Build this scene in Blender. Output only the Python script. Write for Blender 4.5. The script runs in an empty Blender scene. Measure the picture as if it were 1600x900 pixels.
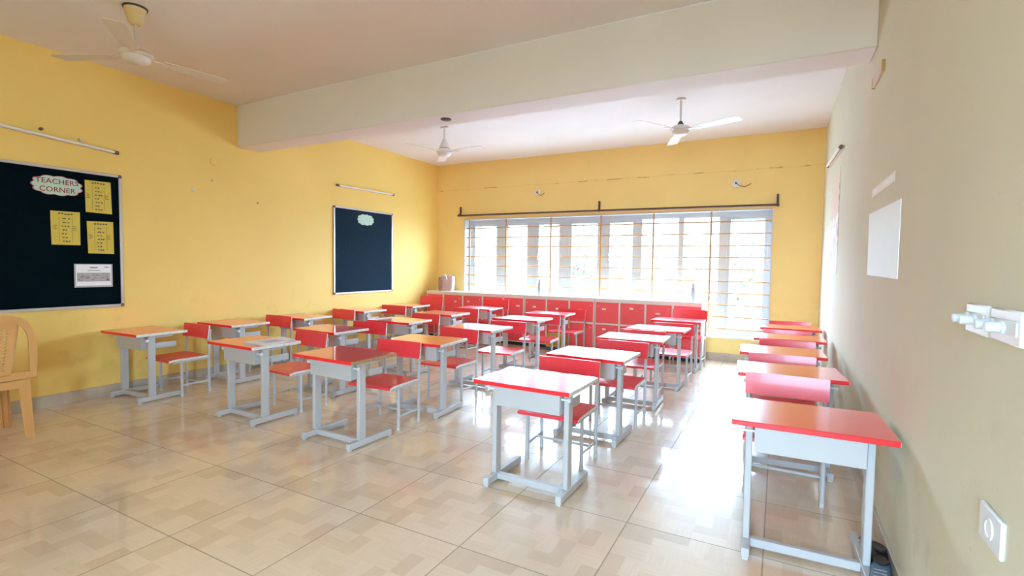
import bpy, bmesh, math, random
from mathutils import Vector, Matrix
random.seed(7)
PI = math.pi
C = bpy.context.scene.collection
S = bpy.context.scene

# ------------------------------------------------------------------ camera
CAMH = 1.33
yaw, pitch, roll, fpx = 0.49055, -0.04605, 0.01391, 780.5
cy, sy, cp, sp = math.cos(yaw), math.sin(yaw), math.cos(pitch), math.sin(pitch)
fw = Vector((-sy * cp, cy * cp, sp))
r0 = Vector((cy, sy, 0))
u0 = r0.cross(fw)
cr, sr = math.cos(roll), math.sin(roll)
rt = r0 * cr + u0 * sr
up = -r0 * sr + u0 * cr
cam_data = bpy.data.cameras.new('camera')
cam = bpy.data.objects.new('camera', cam_data)
C.objects.link(cam)
m = Matrix((rt, up, -fw)).transposed().to_4x4()
m.translation = (0, 0, CAMH)
cam.matrix_world = m
cam_data.sensor_fit = 'HORIZONTAL'
cam_data.sensor_width = 36
cam_data.lens = 36 * fpx / 1600
cam_data.clip_start = 0.05
cam_data.clip_end = 300
S.camera = cam

# ------------------------------------------------------------------ world, light, exposure
WORLD = 33.0
S.view_settings.view_transform = 'Standard'
S.view_settings.look = 'None'
S.view_settings.gamma = 1
S.view_settings.use_curve_mapping = False
S.view_settings.exposure = 0.52
S.cycles.max_bounces = 14
S.cycles.diffuse_bounces = 9
S.cycles.glossy_bounces = 5
S.cycles.transparent_max_bounces = 12
S.cycles.caustics_reflective = False
S.cycles.caustics_refractive = False
S.cycles.sample_clamp_indirect = 12
w = bpy.data.worlds.new('sky')
S.world = w
w.use_nodes = True
bg = w.node_tree.nodes['Background']
bg.inputs[0].default_value = (0.50, 0.75, 1.0, 1)
bg.inputs[1].default_value = WORLD


def portal(name, loc, rot, sx, sz):
    l = bpy.data.lights.new(name, 'AREA')
    l.shape = 'RECTANGLE'
    l.size, l.size_y = sx, sz
    l.cycles.is_portal = True
    o = bpy.data.objects.new(name, l)
    C.objects.link(o)
    o.location = loc
    o.rotation_euler = rot
    return o


# room numbers
XL, XR, YB, YF, ZC = -5.738, 0.479, 7.709, -1.9, 3.172
WX0, WX1, WZ0, WZ1 = -5.12, -0.10, 0.355, 2.15
FX0, FX1, FZ0, FZ1 = -0.72, 0.42, 0.0, 2.5      # opening in the wall behind the camera
portal('window_daylight', ((WX0 + WX1) / 2, 7.97, (WZ0 + WZ1) / 2), (-PI / 2, 0, 0), 5.1, 1.9)
portal('doorway_daylight', ((FX0 + FX1) / 2, YF - 0.24, (FZ0 + FZ1) / 2), (PI / 2, 0, 0), FX1 - FX0 + .05, FZ1 - FZ0 + .05)


# ------------------------------------------------------------------ materials
class NT:
    def __init__(s, name):
        s.m = bpy.data.materials.new(name)
        s.m.use_nodes = True
        s.t = s.m.node_tree
        s.b = s.t.nodes['Principled BSDF']

    def n(s, typ, **kw):
        x = s.t.nodes.new(typ)
        for k, v in kw.items():
            setattr(x, k, v)
        return x

    def l(s, a, b):
        s.t.links.new(a, b)

    def math(s, op, a, b=None, c=None):
        x = s.n('ShaderNodeMath', operation=op)
        for i, v in enumerate((a, b, c)):
            if v is None:
                continue
            if isinstance(v, (int, float)):
                x.inputs[i].default_value = v
            else:
                s.l(v, x.inputs[i])
        return x.outputs[0]

    def mix(s, fac, a, b, blend='MIX'):
        x = s.n('ShaderNodeMix', data_type='RGBA', blend_type=blend)
        if isinstance(fac, (int, float)):
            x.inputs[0].default_value = fac
        else:
            s.l(fac, x.inputs[0])
        for i, v in ((6, a), (7, b)):
            if isinstance(v, tuple):
                x.inputs[i].default_value = (*v, 1)
            else:
                s.l(v, x.inputs[i])
        return x.outputs[2]

    def noise(s, vec, scale, detail=3, rough=.5):
        x = s.n('ShaderNodeTexNoise')
        x.inputs['Scale'].default_value = scale
        x.inputs['Detail'].default_value = detail
        x.inputs['Roughness'].default_value = rough
        if vec is not None:
            s.l(vec, x.inputs['Vector'])
        return x.outputs[0]

    def ramp(s, fac, lo, hi):
        x = s.n('ShaderNodeMapRange')
        s.l(fac, x.inputs[0])
        x.inputs[1].default_value = lo
        x.inputs[2].default_value = hi
        x.clamp = True
        return x.outputs[0]

    def pos(s):
        return s.n('ShaderNodeNewGeometry').outputs['Position']

    def obj(s):
        return s.n('ShaderNodeTexCoord').outputs['Object']

    def bump(s, h, strength=.1, dist=.01):
        x = s.n('ShaderNodeBump')
        x.inputs['Strength'].default_value = strength
        x.inputs['Distance'].default_value = dist
        s.l(h, x.inputs['Height'])
        s.l(x.outputs[0], s.b.inputs['Normal'])


def simple(name, col, rough=.5, metal=0, var=.06, scale=9, coat=0, spec=.5):
    t = NT(name)
    n = t.noise(t.obj(), scale, 4)
    d = tuple(c * (1 - var) for c in col)
    u = tuple(min(1, c * (1 + var)) for c in col)
    t.l(t.mix(n, d, u), t.b.inputs['Base Color'])
    t.b.inputs['Roughness'].default_value = rough
    t.b.inputs['Metallic'].default_value = metal
    t.b.inputs['Specular IOR Level'].default_value = spec
    t.b.inputs['Coat Weight'].default_value = coat
    t.b.inputs['Coat Roughness'].default_value = .06
    return t.m


def wall_paint(name, col, stain, rough=.5, crack=False, spec=.4):
    t = NT(name)
    p = t.pos()
    big = t.noise(p, 1.3, 4)
    c = t.mix(t.ramp(big, .3, .7), tuple(x * .95 for x in col), col)
    # scuffs and grime: blotches with their own shape, more of them low on the wall
    sep = t.n('ShaderNodeSeparateXYZ')
    t.l(p, sep.inputs[0])
    z = sep.outputs[2]
    low = t.math('SUBTRACT', 1.0, t.ramp(z, .1, 1.25))
    sm = t.ramp(t.noise(p, 5.5, 6, .65), .56, .72)
    c = t.mix(t.math('MULTIPLY', t.math('MULTIPLY', sm, low), .45), c, stain)
    spots = t.ramp(t.noise(p, 26, 2), .73, .77)
    c = t.mix(t.math('MULTIPLY', spots, t.math('MULTIPLY', low, .35)), c, tuple(x * .4 for x in stain))
    if crack:
        wob = t.math('MULTIPLY', t.math('SUBTRACT', t.noise(p, 3, 4), .5), .05)
        d = t.math('ABSOLUTE', t.math('SUBTRACT', t.math('ADD', z, wob), 2.695))
        line = t.math('SUBTRACT', 1.0, t.ramp(d, .004, .010))
        brk = t.ramp(t.noise(p, 5.5, 4), .52, .60)
        c = t.mix(t.math('MULTIPLY', line, t.math('ADD', t.math('MULTIPLY', brk, .62), .10)), c, (.35, .2, .07))
    t.l(c, t.b.inputs['Base Color'])
    t.b.inputs['Roughness'].default_value = rough
    t.b.inputs['Specular IOR Level'].default_value = spec
    t.bump(t.noise(p, 60, 3), .08, .004)
    return t.m


M = {}
M['yellow'] = wall_paint('yellow_wall_paint', (.90, .635, .18), (.52, .36, .09), .6)
M['yellow_back'] = wall_paint('yellow_back_wall_paint', (.94, .73, .28), (.55, .4, .16), .6, True)
M['cream'] = wall_paint('cream_wall_paint', (.70, .67, .53), (.46, .42, .31), .75, spec=.2)
M['ceiling'] = wall_paint('ceiling_paint', (.80, .77, .75), (.7, .68, .66), .7)
M['beam'] = wall_paint('beam_paint', (.80, .78, .76), (.7, .68, .66), .6)


def floor_material():
    t = NT('wood_look_ceramic_tile')
    sep = t.n('ShaderNodeSeparateXYZ')
    t.l(t.pos(), sep.inputs[0])
    x, y = sep.outputs[0], sep.outputs[1]
    tx = t.math('DIVIDE', t.math('ADD', x, .655 + 20 * .633), .633)
    ty = t.math('DIVIDE', t.math('ADD', y, -1.303 + 20 * .614), .614)
    fx, fy = t.math('FRACT', tx), t.math('FRACT', ty)
    ix, iy = t.math('FLOOR', tx), t.math('FLOOR', ty)
    # basket weave of short planks inside every tile: 4 x 4 blocks, 2 planks each
    cx, cyy = t.math('MULTIPLY', fx, 4.0), t.math('MULTIPLY', fy, 4.0)
    bx, by = t.math('FLOOR', cx), t.math('FLOOR', cyy)
    gx, gy = t.math('FRACT', cx), t.math('FRACT', cyy)
    par = t.math('MODULO', t.math('ADD', bx, by), 2.0)
    px = t.math('FLOOR', t.math('MULTIPLY', gx, 2.0))
    py = t.math('FLOOR', t.math('MULTIPLY', gy, 2.0))
    mixp = t.math('ADD', t.math('MULTIPLY', px, par), t.math('MULTIPLY', py, t.math('SUBTRACT', 1.0, par)))
    v = t.n('ShaderNodeCombineXYZ')
    # same print on every tile, slightly shifted by tile
    t.l(t.math('ADD', t.math('MULTIPLY', bx, 3.7), t.math('MULTIPLY', mixp, 17.3)), v.inputs[0])
    t.l(t.math('MULTIPLY', by, 5.1), v.inputs[1])
    t.l(t.math('MODULO', t.math('ADD', ix, t.math('MULTIPLY', iy, 2.0)), 3.0), v.inputs[2])
    wn = t.n('ShaderNodeTexWhiteNoise', noise_dimensions='3D')
    t.l(v.outputs[0], wn.inputs['Vector'])
    rnd = wn.outputs['Value']
    gr = t.n('ShaderNodeCombineXYZ')
    sx = t.math('ADD', t.math('MULTIPLY', par, 60), 9)
    sy_ = t.math('SUBTRACT', 69, t.math('MULTIPLY', par, 60))
    t.l(t.math('MULTIPLY', x, sx), gr.inputs[0])
    t.l(t.math('MULTIPLY', y, sy_), gr.inputs[1])
    grain = t.noise(gr.outputs[0], 1.0, 3)
    c = t.mix(t.ramp(rnd, .45, 1.0), (.81, .645, .48), (.67, .50, .345))
    c = t.mix(t.math('MULTIPLY', t.ramp(grain, .35, .75), .25), c, (.56, .42, .29))
    big = t.noise(t.pos(), 1.1, 3)
    c = t.mix(t.math('MULTIPLY', t.ramp(big, .4, .75), .2), c, (.62, .52, .42))
    ex = t.math('MINIMUM', fx, t.math('SUBTRACT', 1.0, fx))
    ey = t.math('MINIMUM', fy, t.math('SUBTRACT', 1.0, fy))
    e = t.math('MINIMUM', ex, ey)
    joint = t.math('SUBTRACT', 1.0, t.ramp(e, .0035, .0065))
    c = t.mix(t.math('MULTIPLY', joint, .62), c, (.20, .14, .09))
    t.l(c, t.b.inputs['Base Color'])
    rg = t.math('ADD', .30, t.math('MULTIPLY', t.noise(t.pos(), 2.2, 4), .14))
    t.l(t.math('ADD', rg, t.math('MULTIPLY', joint, .4)), t.b.inputs['Roughness'])
    t.b.inputs['Specular IOR Level'].default_value = .9
    t.b.inputs['Coat Weight'].default_value = .8
    t.b.inputs['Coat Roughness'].default_value = .075
    h = t.math('ADD', t.math('MULTIPLY', joint, -1.0), t.math('MULTIPLY', t.noise(t.pos(), 5, 2), .25))
    t.bump(h, .12, .004)
    return t.m


M['floor'] = floor_material()
M['skirting'] = simple('beige_skirting_tile', (.50, .42, .33), .3, var=.25, scale=5)
M['white_frame'] = simple('white_window_frame', (.50, .53, .58), .35)
M['sill'] = simple('white_sill', (.85, .85, .83), .4)
M['paintmetal'] = simple('off_white_painted_steel', (.50, .495, .505), .38, var=.05)
M['rubber'] = simple('grey_rubber', (.55, .55, .53), .6)
M['red'] = simple('red_laminate', (.96, .055, .05), .28, var=.06, spec=.8, coat=.8)
M['redseat'] = simple('red_seat_laminate', (.90, .05, .075), .3, var=.06, spec=.6, coat=.15)
M['rededge'] = simple('red_edge_band', (.93, .025, .035), .35)
M['whiteedge'] = simple('worn_white_edge_band', (.72, .70, .66), .45, var=.25, scale=22)
M['chip'] = simple('bare_chipboard', (.40, .24, .11), .8, var=.4, scale=60)
M['locker'] = simple('red_locker_paint', (.95, .115, .125), .35, var=.05)
M['lockerbody'] = simple('cream_locker_carcass', (.80, .77, .70), .45)
M['plinth'] = simple('dark_plinth', (.05, .05, .055), .6)
M['sticker'] = simple('pale_sticker', (.82, .72, .58), .6, var=.2, scale=40)
M['chrome'] = simple('steel', (.62, .63, .65), .3, .9)
M['brown'] = simple('dark_brown_steel', (.10, .045, .04), .5)
M['grille'] = simple('rusty_orange_grille_paint', (.50, .27, .10), .5, var=.25, scale=3)
M['board'] = simple('dark_teal_felt', (.002, .007, .010), 1.0, var=.4, scale=40, spec=.04)
M['boardblue'] = simple('dark_blue_felt', (.006, .020, .036), .8, var=.35, scale=30, spec=.15)
M['alu'] = simple('aluminium_trim', (.62, .60, .58), .35, .4)
M['corner'] = simple('brown_plastic_corner', (.16, .11, .09), .5)
M['note'] = simple('yellow_paper', (.66, .50, .075), .7)
M['mint'] = simple('mint_paper', (.48, .66, .55), .7)
M['pinkink'] = simple('red_ink', (.52, .12, .14), .7)
M['redink'] = simple('dark_red_ink', (.30, .02, .04), .7)
M['ink'] = simple('dark_ink', (.10, .09, .06), .7)
M['blueink'] = simple('blue_ink', (.10, .10, .45), .7)
M['paper'] = simple('white_paper', (.88, .88, .90), .45)
M['greypaper'] = simple('grey_print', (.46, .43, .43), .6)
M['greyink'] = simple('grey_ink', (.24, .21, .21), .6)
M['fan'] = simple('ivory_fan_enamel', (.66, .59, .50), .35)
M['fanwhite'] = simple('white_fan_enamel', (.78, .77, .75), .35)
M['fancup'] = simple('cream_fan_cup', (.72, .55, .26), .4)
M['dark'] = simple('dark_metal', (.045, .035, .03), .5)
M['plastic'] = simple('tan_moulded_plastic', (.66, .345, .12), .33, var=.04)
M['tube'] = simple('ivory_batten', (.66, .55, .40), .45)
M['switch'] = simple('white_switch_plastic', (.78, .79, .82), .25)
M['plug'] = simple('pale_blue_grey_plastic', (.62, .68, .76), .35)
M['socket'] = simple('off_white_socket', (.74, .76, .80), .4)
M['black'] = simple('black_leather', (.012, .014, .018), .35)
M['bluegrey'] = simple('blue_grey_mesh', (.10, .16, .22), .6, var=.3, scale=30)
M['bagp'] = simple('pink_patterned_cloth', (.60, .42, .44), .8, var=.45, scale=38)
M['bagbrown'] = simple('brown_cloth', (.40, .25, .17), .8)
M['bagyellow'] = simple('yellow_canvas', (.72, .48, .04), .7, var=.2)
M['bagblue'] = simple('blue_canvas', (.08, .14, .32), .7)
M['bottle'] = simple('brushed_steel_bottle', (.46, .48, .51), .35, .55)
M['poster'] = simple('pale_pink_poster', (.74, .58, .48), .5, var=.1)
M['violet'] = simple('violet_print', (.55, .52, .72), .5)
M['ochre'] = simple('ochre_print', (.48, .31, .10), .5)
M['gloss'] = simple('glossy_white_sheet', (.86, .92, .97), .5, var=.01)
M['tape'] = simple('white_lettering_strip', (.80, .79, .74), .4, var=.2, scale=40)
M['trunk'] = simple('grey_bark', (.30, .24, .18), .9)
M['leaf'] = simple('pale_green_leaf', (.19, .20, .12), .6, var=.4, scale=2)
M['lawn'] = simple('dry_grass', (.42, .46, .30), .9, var=.3, scale=1)
M['paving'] = simple('pale_paving', (.36, .36, .35), .9, var=.1, scale=1)
M['earth'] = simple('brown_earth', (.24, .20, .15), .9, var=.2, scale=1)
M['facade'] = simple('pale_grey_facade', (.24, .245, .25), .9, var=.05, scale=.5)
M['facadeglass'] = simple('dull_facade_glass', (.12, .14, .15), .3)
M['render'] = simple('white_wall_render', (.80, .80, .80), .8)
M['signblue'] = simple('blue_sign_board', (.035, .038, .075), .6)

gl = NT('window_glass')
for nn in list(gl.t.nodes):
    if nn.type == 'BSDF_PRINCIPLED':
        gl.t.nodes.remove(nn)
tr = gl.n('ShaderNodeBsdfTransparent')
gs = gl.n('ShaderNodeBsdfGlossy')
gs.inputs['Roughness'].default_value = .02
mx = gl.n('ShaderNodeMixShader')
mx.inputs[0].default_value = .05
gl.l(tr.outputs[0], mx.inputs[1])
gl.l(gs.outputs[0], mx.inputs[2])
gl.l(mx.outputs[0], gl.t.nodes['Material Output'].inputs[0])
M['glass'] = gl.m


# ------------------------------------------------------------------ mesh helpers
def nb():
    return bmesh.new()


def box(bm, x0, x1, y0, y1, z0, z1, bev=0, mat=0, mtx=None):
    r = bmesh.ops.create_cube(bm, size=1)
    vs = r['verts']
    for v in vs:
        v.co = Vector(((x0 + x1) / 2 + v.co.x * (x1 - x0), (y0 + y1) / 2 + v.co.y * (y1 - y0), (z0 + z1) / 2 + v.co.z * (z1 - z0)))
    fs = set(f for v in vs for f in v.link_faces)
    for f in fs:
        f.material_index = mat
    if bev:
        es = list(set(e for v in vs for e in v.link_edges))
        rr = bmesh.ops.bevel(bm, geom=es, offset=bev, segments=1, affect='EDGES', profile=.5)
        vs = list(set(rr['verts']) | set(v for v in vs if v.is_valid))
        for f in rr['faces']:
            f.material_index = mat
    if mtx is not None:
        for v in vs:
            v.co = mtx @ v.co
    return vs


def tube(bm, pts, r, seg=8, mat=0, flat=1.0, ups=None):
    """round (or flattened) bar along a path"""
    pts = [Vector(p) for p in pts]
    rings = []
    for i, p in enumerate(pts):
        a = pts[max(i - 1, 0)]
        b = pts[min(i + 1, len(pts) - 1)]
        d = (b - a).normalized()
        ref = Vector(ups) if ups else (Vector((0, 0, 1)) if abs(d.z) < .95 else Vector((1, 0, 0)))
        s_ = d.cross(ref).normalized()
        t_ = s_.cross(d)
        rr = r[i] if isinstance(r, (list, tuple)) else r
        rings.append([bm.verts.new(p + s_ * math.cos(2 * PI * k / seg + PI / seg) * rr + t_ * math.sin(2 * PI * k / seg + PI / seg) * rr * flat) for k in range(seg)])
    for i in range(len(rings) - 1):
        for k in range(seg):
            f = bm.faces.new((rings[i][k], rings[i][(k + 1) % seg], rings[i + 1][(k + 1) % seg], rings[i + 1][k]))
            f.smooth = seg > 4
            f.material_index = mat
    for rg, rev in ((rings[0], True), (rings[-1], False)):
        f = bm.faces.new(rg[::-1] if rev else rg)
        f.material_index = mat


def lathe(bm, prof, seg=24, c=(0, 0, 0), mat=0, mtx=None):
    rings = []
    for r, z in prof:
        rings.append([bm.verts.new(Vector((c[0] + r * math.cos(2 * PI * k / seg), c[1] + r * math.sin(2 * PI * k / seg), c[2] + z))) for k in range(seg)])
    for i in range(len(rings) - 1):
        for k in range(seg):
            f = bm.faces.new((rings[i][k], rings[i][(k + 1) % seg], rings[i + 1][(k + 1) % seg], rings[i + 1][k]))
            f.smooth = True
            f.material_index = mat
    f = bm.faces.new(rings[0][::-1]); f.material_index = mat
    f = bm.faces.new(rings[-1]); f.material_index = mat
    if mtx is not None:
        for rg in rings:
            for v in rg:
                v.co = mtx @ v.co


def prism(bm, outline, ext, mat=0, side=None):
    """closed outline (3D points) pushed along ext"""
    a = [bm.verts.new(Vector(p)) for p in outline]
    b = [bm.verts.new(Vector(p) + Vector(ext)) for p in outline]
    n = len(a)
    f = bm.faces.new(a[::-1]); f.material_index = mat
    f = bm.faces.new(b); f.material_index = mat
    for i in range(n):
        f = bm.faces.new((a[i], a[(i + 1) % n], b[(i + 1) % n], b[i]))
        f.material_index = mat if side is None else side


def obj(name, bm, mats, parent=None, loc=None):
    bmesh.ops.recalc_face_normals(bm, faces=bm.faces[:])
    me = bpy.data.meshes.new(name)
    bm.to_mesh(me)
    bm.free()
    me.set_sharp_from_angle(angle=math.radians(38))
    for mm in (mats if isinstance(mats, (list, tuple)) else [mats]):
        me.materials.append(mm if not isinstance(mm, str) else M[mm])
    o = bpy.data.objects.new(name, me)
    C.objects.link(o)
    if parent is not None:
        o.parent = parent
    if loc is not None:
        o.location = loc
    return o


def tag(o, label, cat, group=None, kind=None):
    o['label'] = label
    o['category'] = cat
    if group:
        o['group'] = group
    if kind:
        o['kind'] = kind
    return o


def thing(name, label, cat, loc=(0, 0, 0), rz=0, group=None):
    o = bpy.data.objects.new(name, None)
    o.empty_display_size = .1
    C.objects.link(o)
    o.location = loc
    o.rotation_euler = (0, 0, rz)
    return tag(o, label, cat, group)


def struct(o):
    o['kind'] = 'structure'
    return o


def copy_tree(root):
    r = root.copy()
    C.objects.link(r)
    for ch in list(root.children):
        c = ch.copy()
        C.objects.link(c)
        c.parent = r
        for g in list(ch.children):
            d = g.copy()
            C.objects.link(d)
            d.parent = c
    return r


def text_mesh(name, body, size, mat, parent, loc, rot, spacing=1.0, extrude=.0012, offset=0.0):
    cu = bpy.data.curves.new(name, 'FONT')
    cu.body = body
    cu.size = size
    cu.align_x = 'CENTER'
    cu.align_y = 'CENTER'
    cu.space_character = spacing
    cu.extrude = extrude
    cu.offset = offset
    cu.resolution_u = 3
    to = bpy.data.objects.new(name + '_source', cu)
    C.objects.link(to)
    bpy.context.view_layer.update()
    dg = bpy.context.evaluated_depsgraph_get()
    me = bpy.data.meshes.new_from_object(to.evaluated_get(dg))
    bpy.data.objects.remove(to)
    me.materials.clear()
    me.materials.append(M[mat])
    o = bpy.data.objects.new(name, me)
    C.objects.link(o)
    o.parent = parent
    o.location = loc
    o.rotation_euler = rot
    return o


# ------------------------------------------------------------------ room shell
T = .23
b = nb(); box(b, XL - T, XR + T, YF - T, YB + T, -.12, 0); struct(obj('floor', b, 'floor'))
b = nb(); box(b, XL - T, XR + T, YF - T, YB + T, ZC, ZC + .15); struct(obj('ceiling', b, 'ceiling'))
b = nb(); box(b, XL - T, XL, YF - T, YB + T, 0, ZC); struct(obj('wall_left', b, 'yellow'))
b = nb(); box(b, XR, XR + T, YF - T, YB + T, 0, ZC); struct(obj('wall_right', b, 'cream'))
b = nb()
box(b, XL, WX0, YB, YB + T, 0, ZC)
box(b, WX1, XR, YB, YB + T, 0, ZC)
box(b, WX0, WX1, YB, YB + T, 0, WZ0)
box(b, WX0, WX1, YB, YB + T, WZ1, ZC)
struct(obj('wall_back', b, 'yellow_back'))
b = nb()
box(b, XL, FX0, YF - T, YF, 0, ZC)
box(b, FX1, XR, YF - T, YF, 0, ZC)
box(b, FX0, FX1, YF - T, YF, FZ1, ZC)
struct(obj('wall_front', b, 'yellow'))
b = nb(); box(b, XL, XR, 3.752, 4.05, 2.681, ZC, .006); o = obj('trim_1', b, 'beam'); struct(o); o['label'] = 'white ceiling beam crossing the classroom from wall to wall'
b = nb(); box(b, XL, XL + .016, YF, YB, 0, .108, .002); struct(obj('baseboard_left', b, 'skirting'))
b = nb(); box(b, XR - .016, XR, YF, YB, 0, .108, .002); struct(obj('baseboard_right', b, 'skirting'))
b = nb(); box(b, XL + .016, XR - .016, YB - .016, YB, 0, .108, .002); struct(obj('baseboard_back', b, 'skirting'))

# window: frame, mullions, sashes with panes, sill
win = bpy.data.objects.new('window_1', None)
C.objects.link(win)
struct(win)
FY0, FY1 = 7.845, 7.905
b = nb()
box(b, WX0, WX0 + .10, FY0, FY1, WZ0, WZ1, .004)
box(b, WX1 - .06, WX1, FY0, FY1, WZ0, WZ1, .004)
box(b, WX0 + .10, WX1 - .06, FY0, FY1, WZ1 - .085, WZ1, .004)
box(b, WX0 + .10, WX1 - .06, FY0, FY1, WZ0, WZ0 + .07, .004)
obj('window_frame', b, 'white_frame', win)
mull = [(-4.49, -4.33), (-3.87, -3.72), (-3.265, -3.115), (-2.59, -2.46), (-2.015, -1.905), (-1.36, -1.28), (-.79, -.675)]
for x0, x1 in mull:
    b = nb(); box(b, x0, x1, FY0, FY1, WZ0 + .07, WZ1 - .085, .004); obj('mullion', b, 'white_frame', win)
edges = [WX0 + .10] + [v for p in mull for v in p] + [WX1 - .06]
for k in range(8):
    x0, x1 = edges[2 * k], edges[2 * k + 1]
    tz = None
    if k < 7:
        b = nb(); box(b, x0, x1, FY0 + .005, FY1 - .005, .84, .91, .003); obj('transom', b, 'white_frame', win)
        tz = .84
    def pane(z0, z1):
        b = nb(); box(b, x0 - .004, x1 + .004, 7.873, 7.877, z0 - .004, z1 + .004); return obj('pane', b, 'glass', win)
    if tz:
        pane(WZ0 + .07, .84)
    # sash inside the opening; two casements stand open outwards
    za, zb = (.91 if tz else WZ0 + .07), WZ1 - .085
    if k in (5, 6):
        wd = x1 - x0
        sash = bpy.data.objects.new('sash', None); C.objects.link(sash); sash.parent = win
        hx = x0 if k == 6 else x1
        sg = 1 if k == 6 else -1
        sash.location = (hx, FY1, 0)
        sash.rotation_euler = (0, 0, sg * math.radians(38))
        b = nb()
        q = lambda a, c: (min(a * sg, c * sg), max(a * sg, c * sg))
        for (u0, u1, v0, v1) in ((0, .045, za, zb), (wd - .045, wd, za, zb), (.045, wd - .045, za, za + .045), (.045, wd - .045, zb - .045, zb)):
            a, c = q(u0, u1); box(b, a, c, .0, .035, v0, v1, .003)
        obj('sash_frame', b, 'white_frame', sash)
        b = nb(); a, c = q(.043, wd - .043); box(b, a, c, .015, .019, za + .043, zb - .043); obj('pane', b, 'glass', sash)
    else:
        b = nb()
        s_ = .04
        box(b, x0, x0 + s_, 7.855, 7.895, za, zb, .003); box(b, x1 - s_, x1, 7.855, 7.895, za, zb, .003)
        box(b, x0 + s_, x1 - s_, 7.855, 7.895, za, za + s_, .003); box(b, x0 + s_, x1 - s_, 7.855, 7.895, zb - s_, zb, .003)
        sf = obj('sash', b, 'white_frame', win)
        p = nb(); box(p, x0 + s_ - .003, x1 - s_ + .003, 7.873, 7.877, za + s_ - .003, zb - s_ + .003)
        obj('pane', p, 'glass', sf)
        if k in (1, 2, 4):
            h = nb(); box(h, x0 + .008, x0 + .03, 7.835, 7.856, 1.42, 1.54, .003); obj('handle', h, 'chrome', sf)
b = nb(); box(b, WX0 - .02, WX1 + .02, YB - .04, FY0, WZ0 - .03, WZ0 + .005, .004); obj('window_sill', b, 'sill', win)
b = nb(); box(b, WX0, WX0 + .012, YB - .006, FY0, WZ0 + .005, WZ1); box(b, WX1 - .012, WX1, YB - .006, FY0, WZ0 + .005, WZ1)
box(b, WX0 + .012, WX1 - .012, YB - .006, FY0, WZ1 - .012, WZ1); obj('reveal', b, 'white_frame', win)
win['label'] = 'wide white framed window behind the lockers'

# open doorway behind the camera
w2 = bpy.data.objects.new('door_1', None); C.objects.link(w2); struct(w2)
b = nb()
box(b, FX0, FX0 + .06, YF - .15, YF - .03, 0, FZ1); box(b, FX1 - .06, FX1, YF - .15, YF - .03, 0, FZ1)
box(b, FX0 + .06, FX1 - .06, YF - .15, YF - .03, FZ1 - .06, FZ1)
obj('door_frame', b, 'white_frame', w2)

# security grille in front of the glass
gr = thing('window_grille', 'rusty orange steel security grille of thin bars across the wide window', 'grille', (0, 7.765, 0))
for k in range(10):
    z = .455 + .1705 * k
    b = nb(); tube(b, [(WX0 + .012, 0, z), (WX1 - .012, 0, z)], .0105, 6); obj('horizontal_bar', b, 'grille', gr)
for x in (-5.03, -4.27, -3.41, -2.54, -1.71, -.89):
    b = nb(); box(b, x - .0125, x + .0125, -.024, -.010, WZ0 + .006, WZ1 - .013, .002); obj('vertical_bar', b, 'grille', gr)

# curtain rod
rod = thing('curtain_rod', 'dark brown curtain rod on three upright brackets above the window', 'curtain rod', (0, 7.65, 2.21))
b = nb(); tube(b, [(-5.235, 0, .008), (-2.6, 0, -.002), (-.03, 0, -.02)], .016, 10); obj('rod', b, 'brown', rod)
for x, dz in ((-5.2, .02), (-2.555, 0), (-.05, -.02)):
    b = nb()
    box(b, x - .014, x + .014, .028, .055, -.01 + dz, .15 + dz, .003)
    box(b, x - .012, x + .012, -.022, .03, -.022 + dz, .02 + dz, .003)
    obj('bracket', b, 'brown', rod)


# ------------------------------------------------------------------ desks
DESK_PARTS = {}


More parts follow.
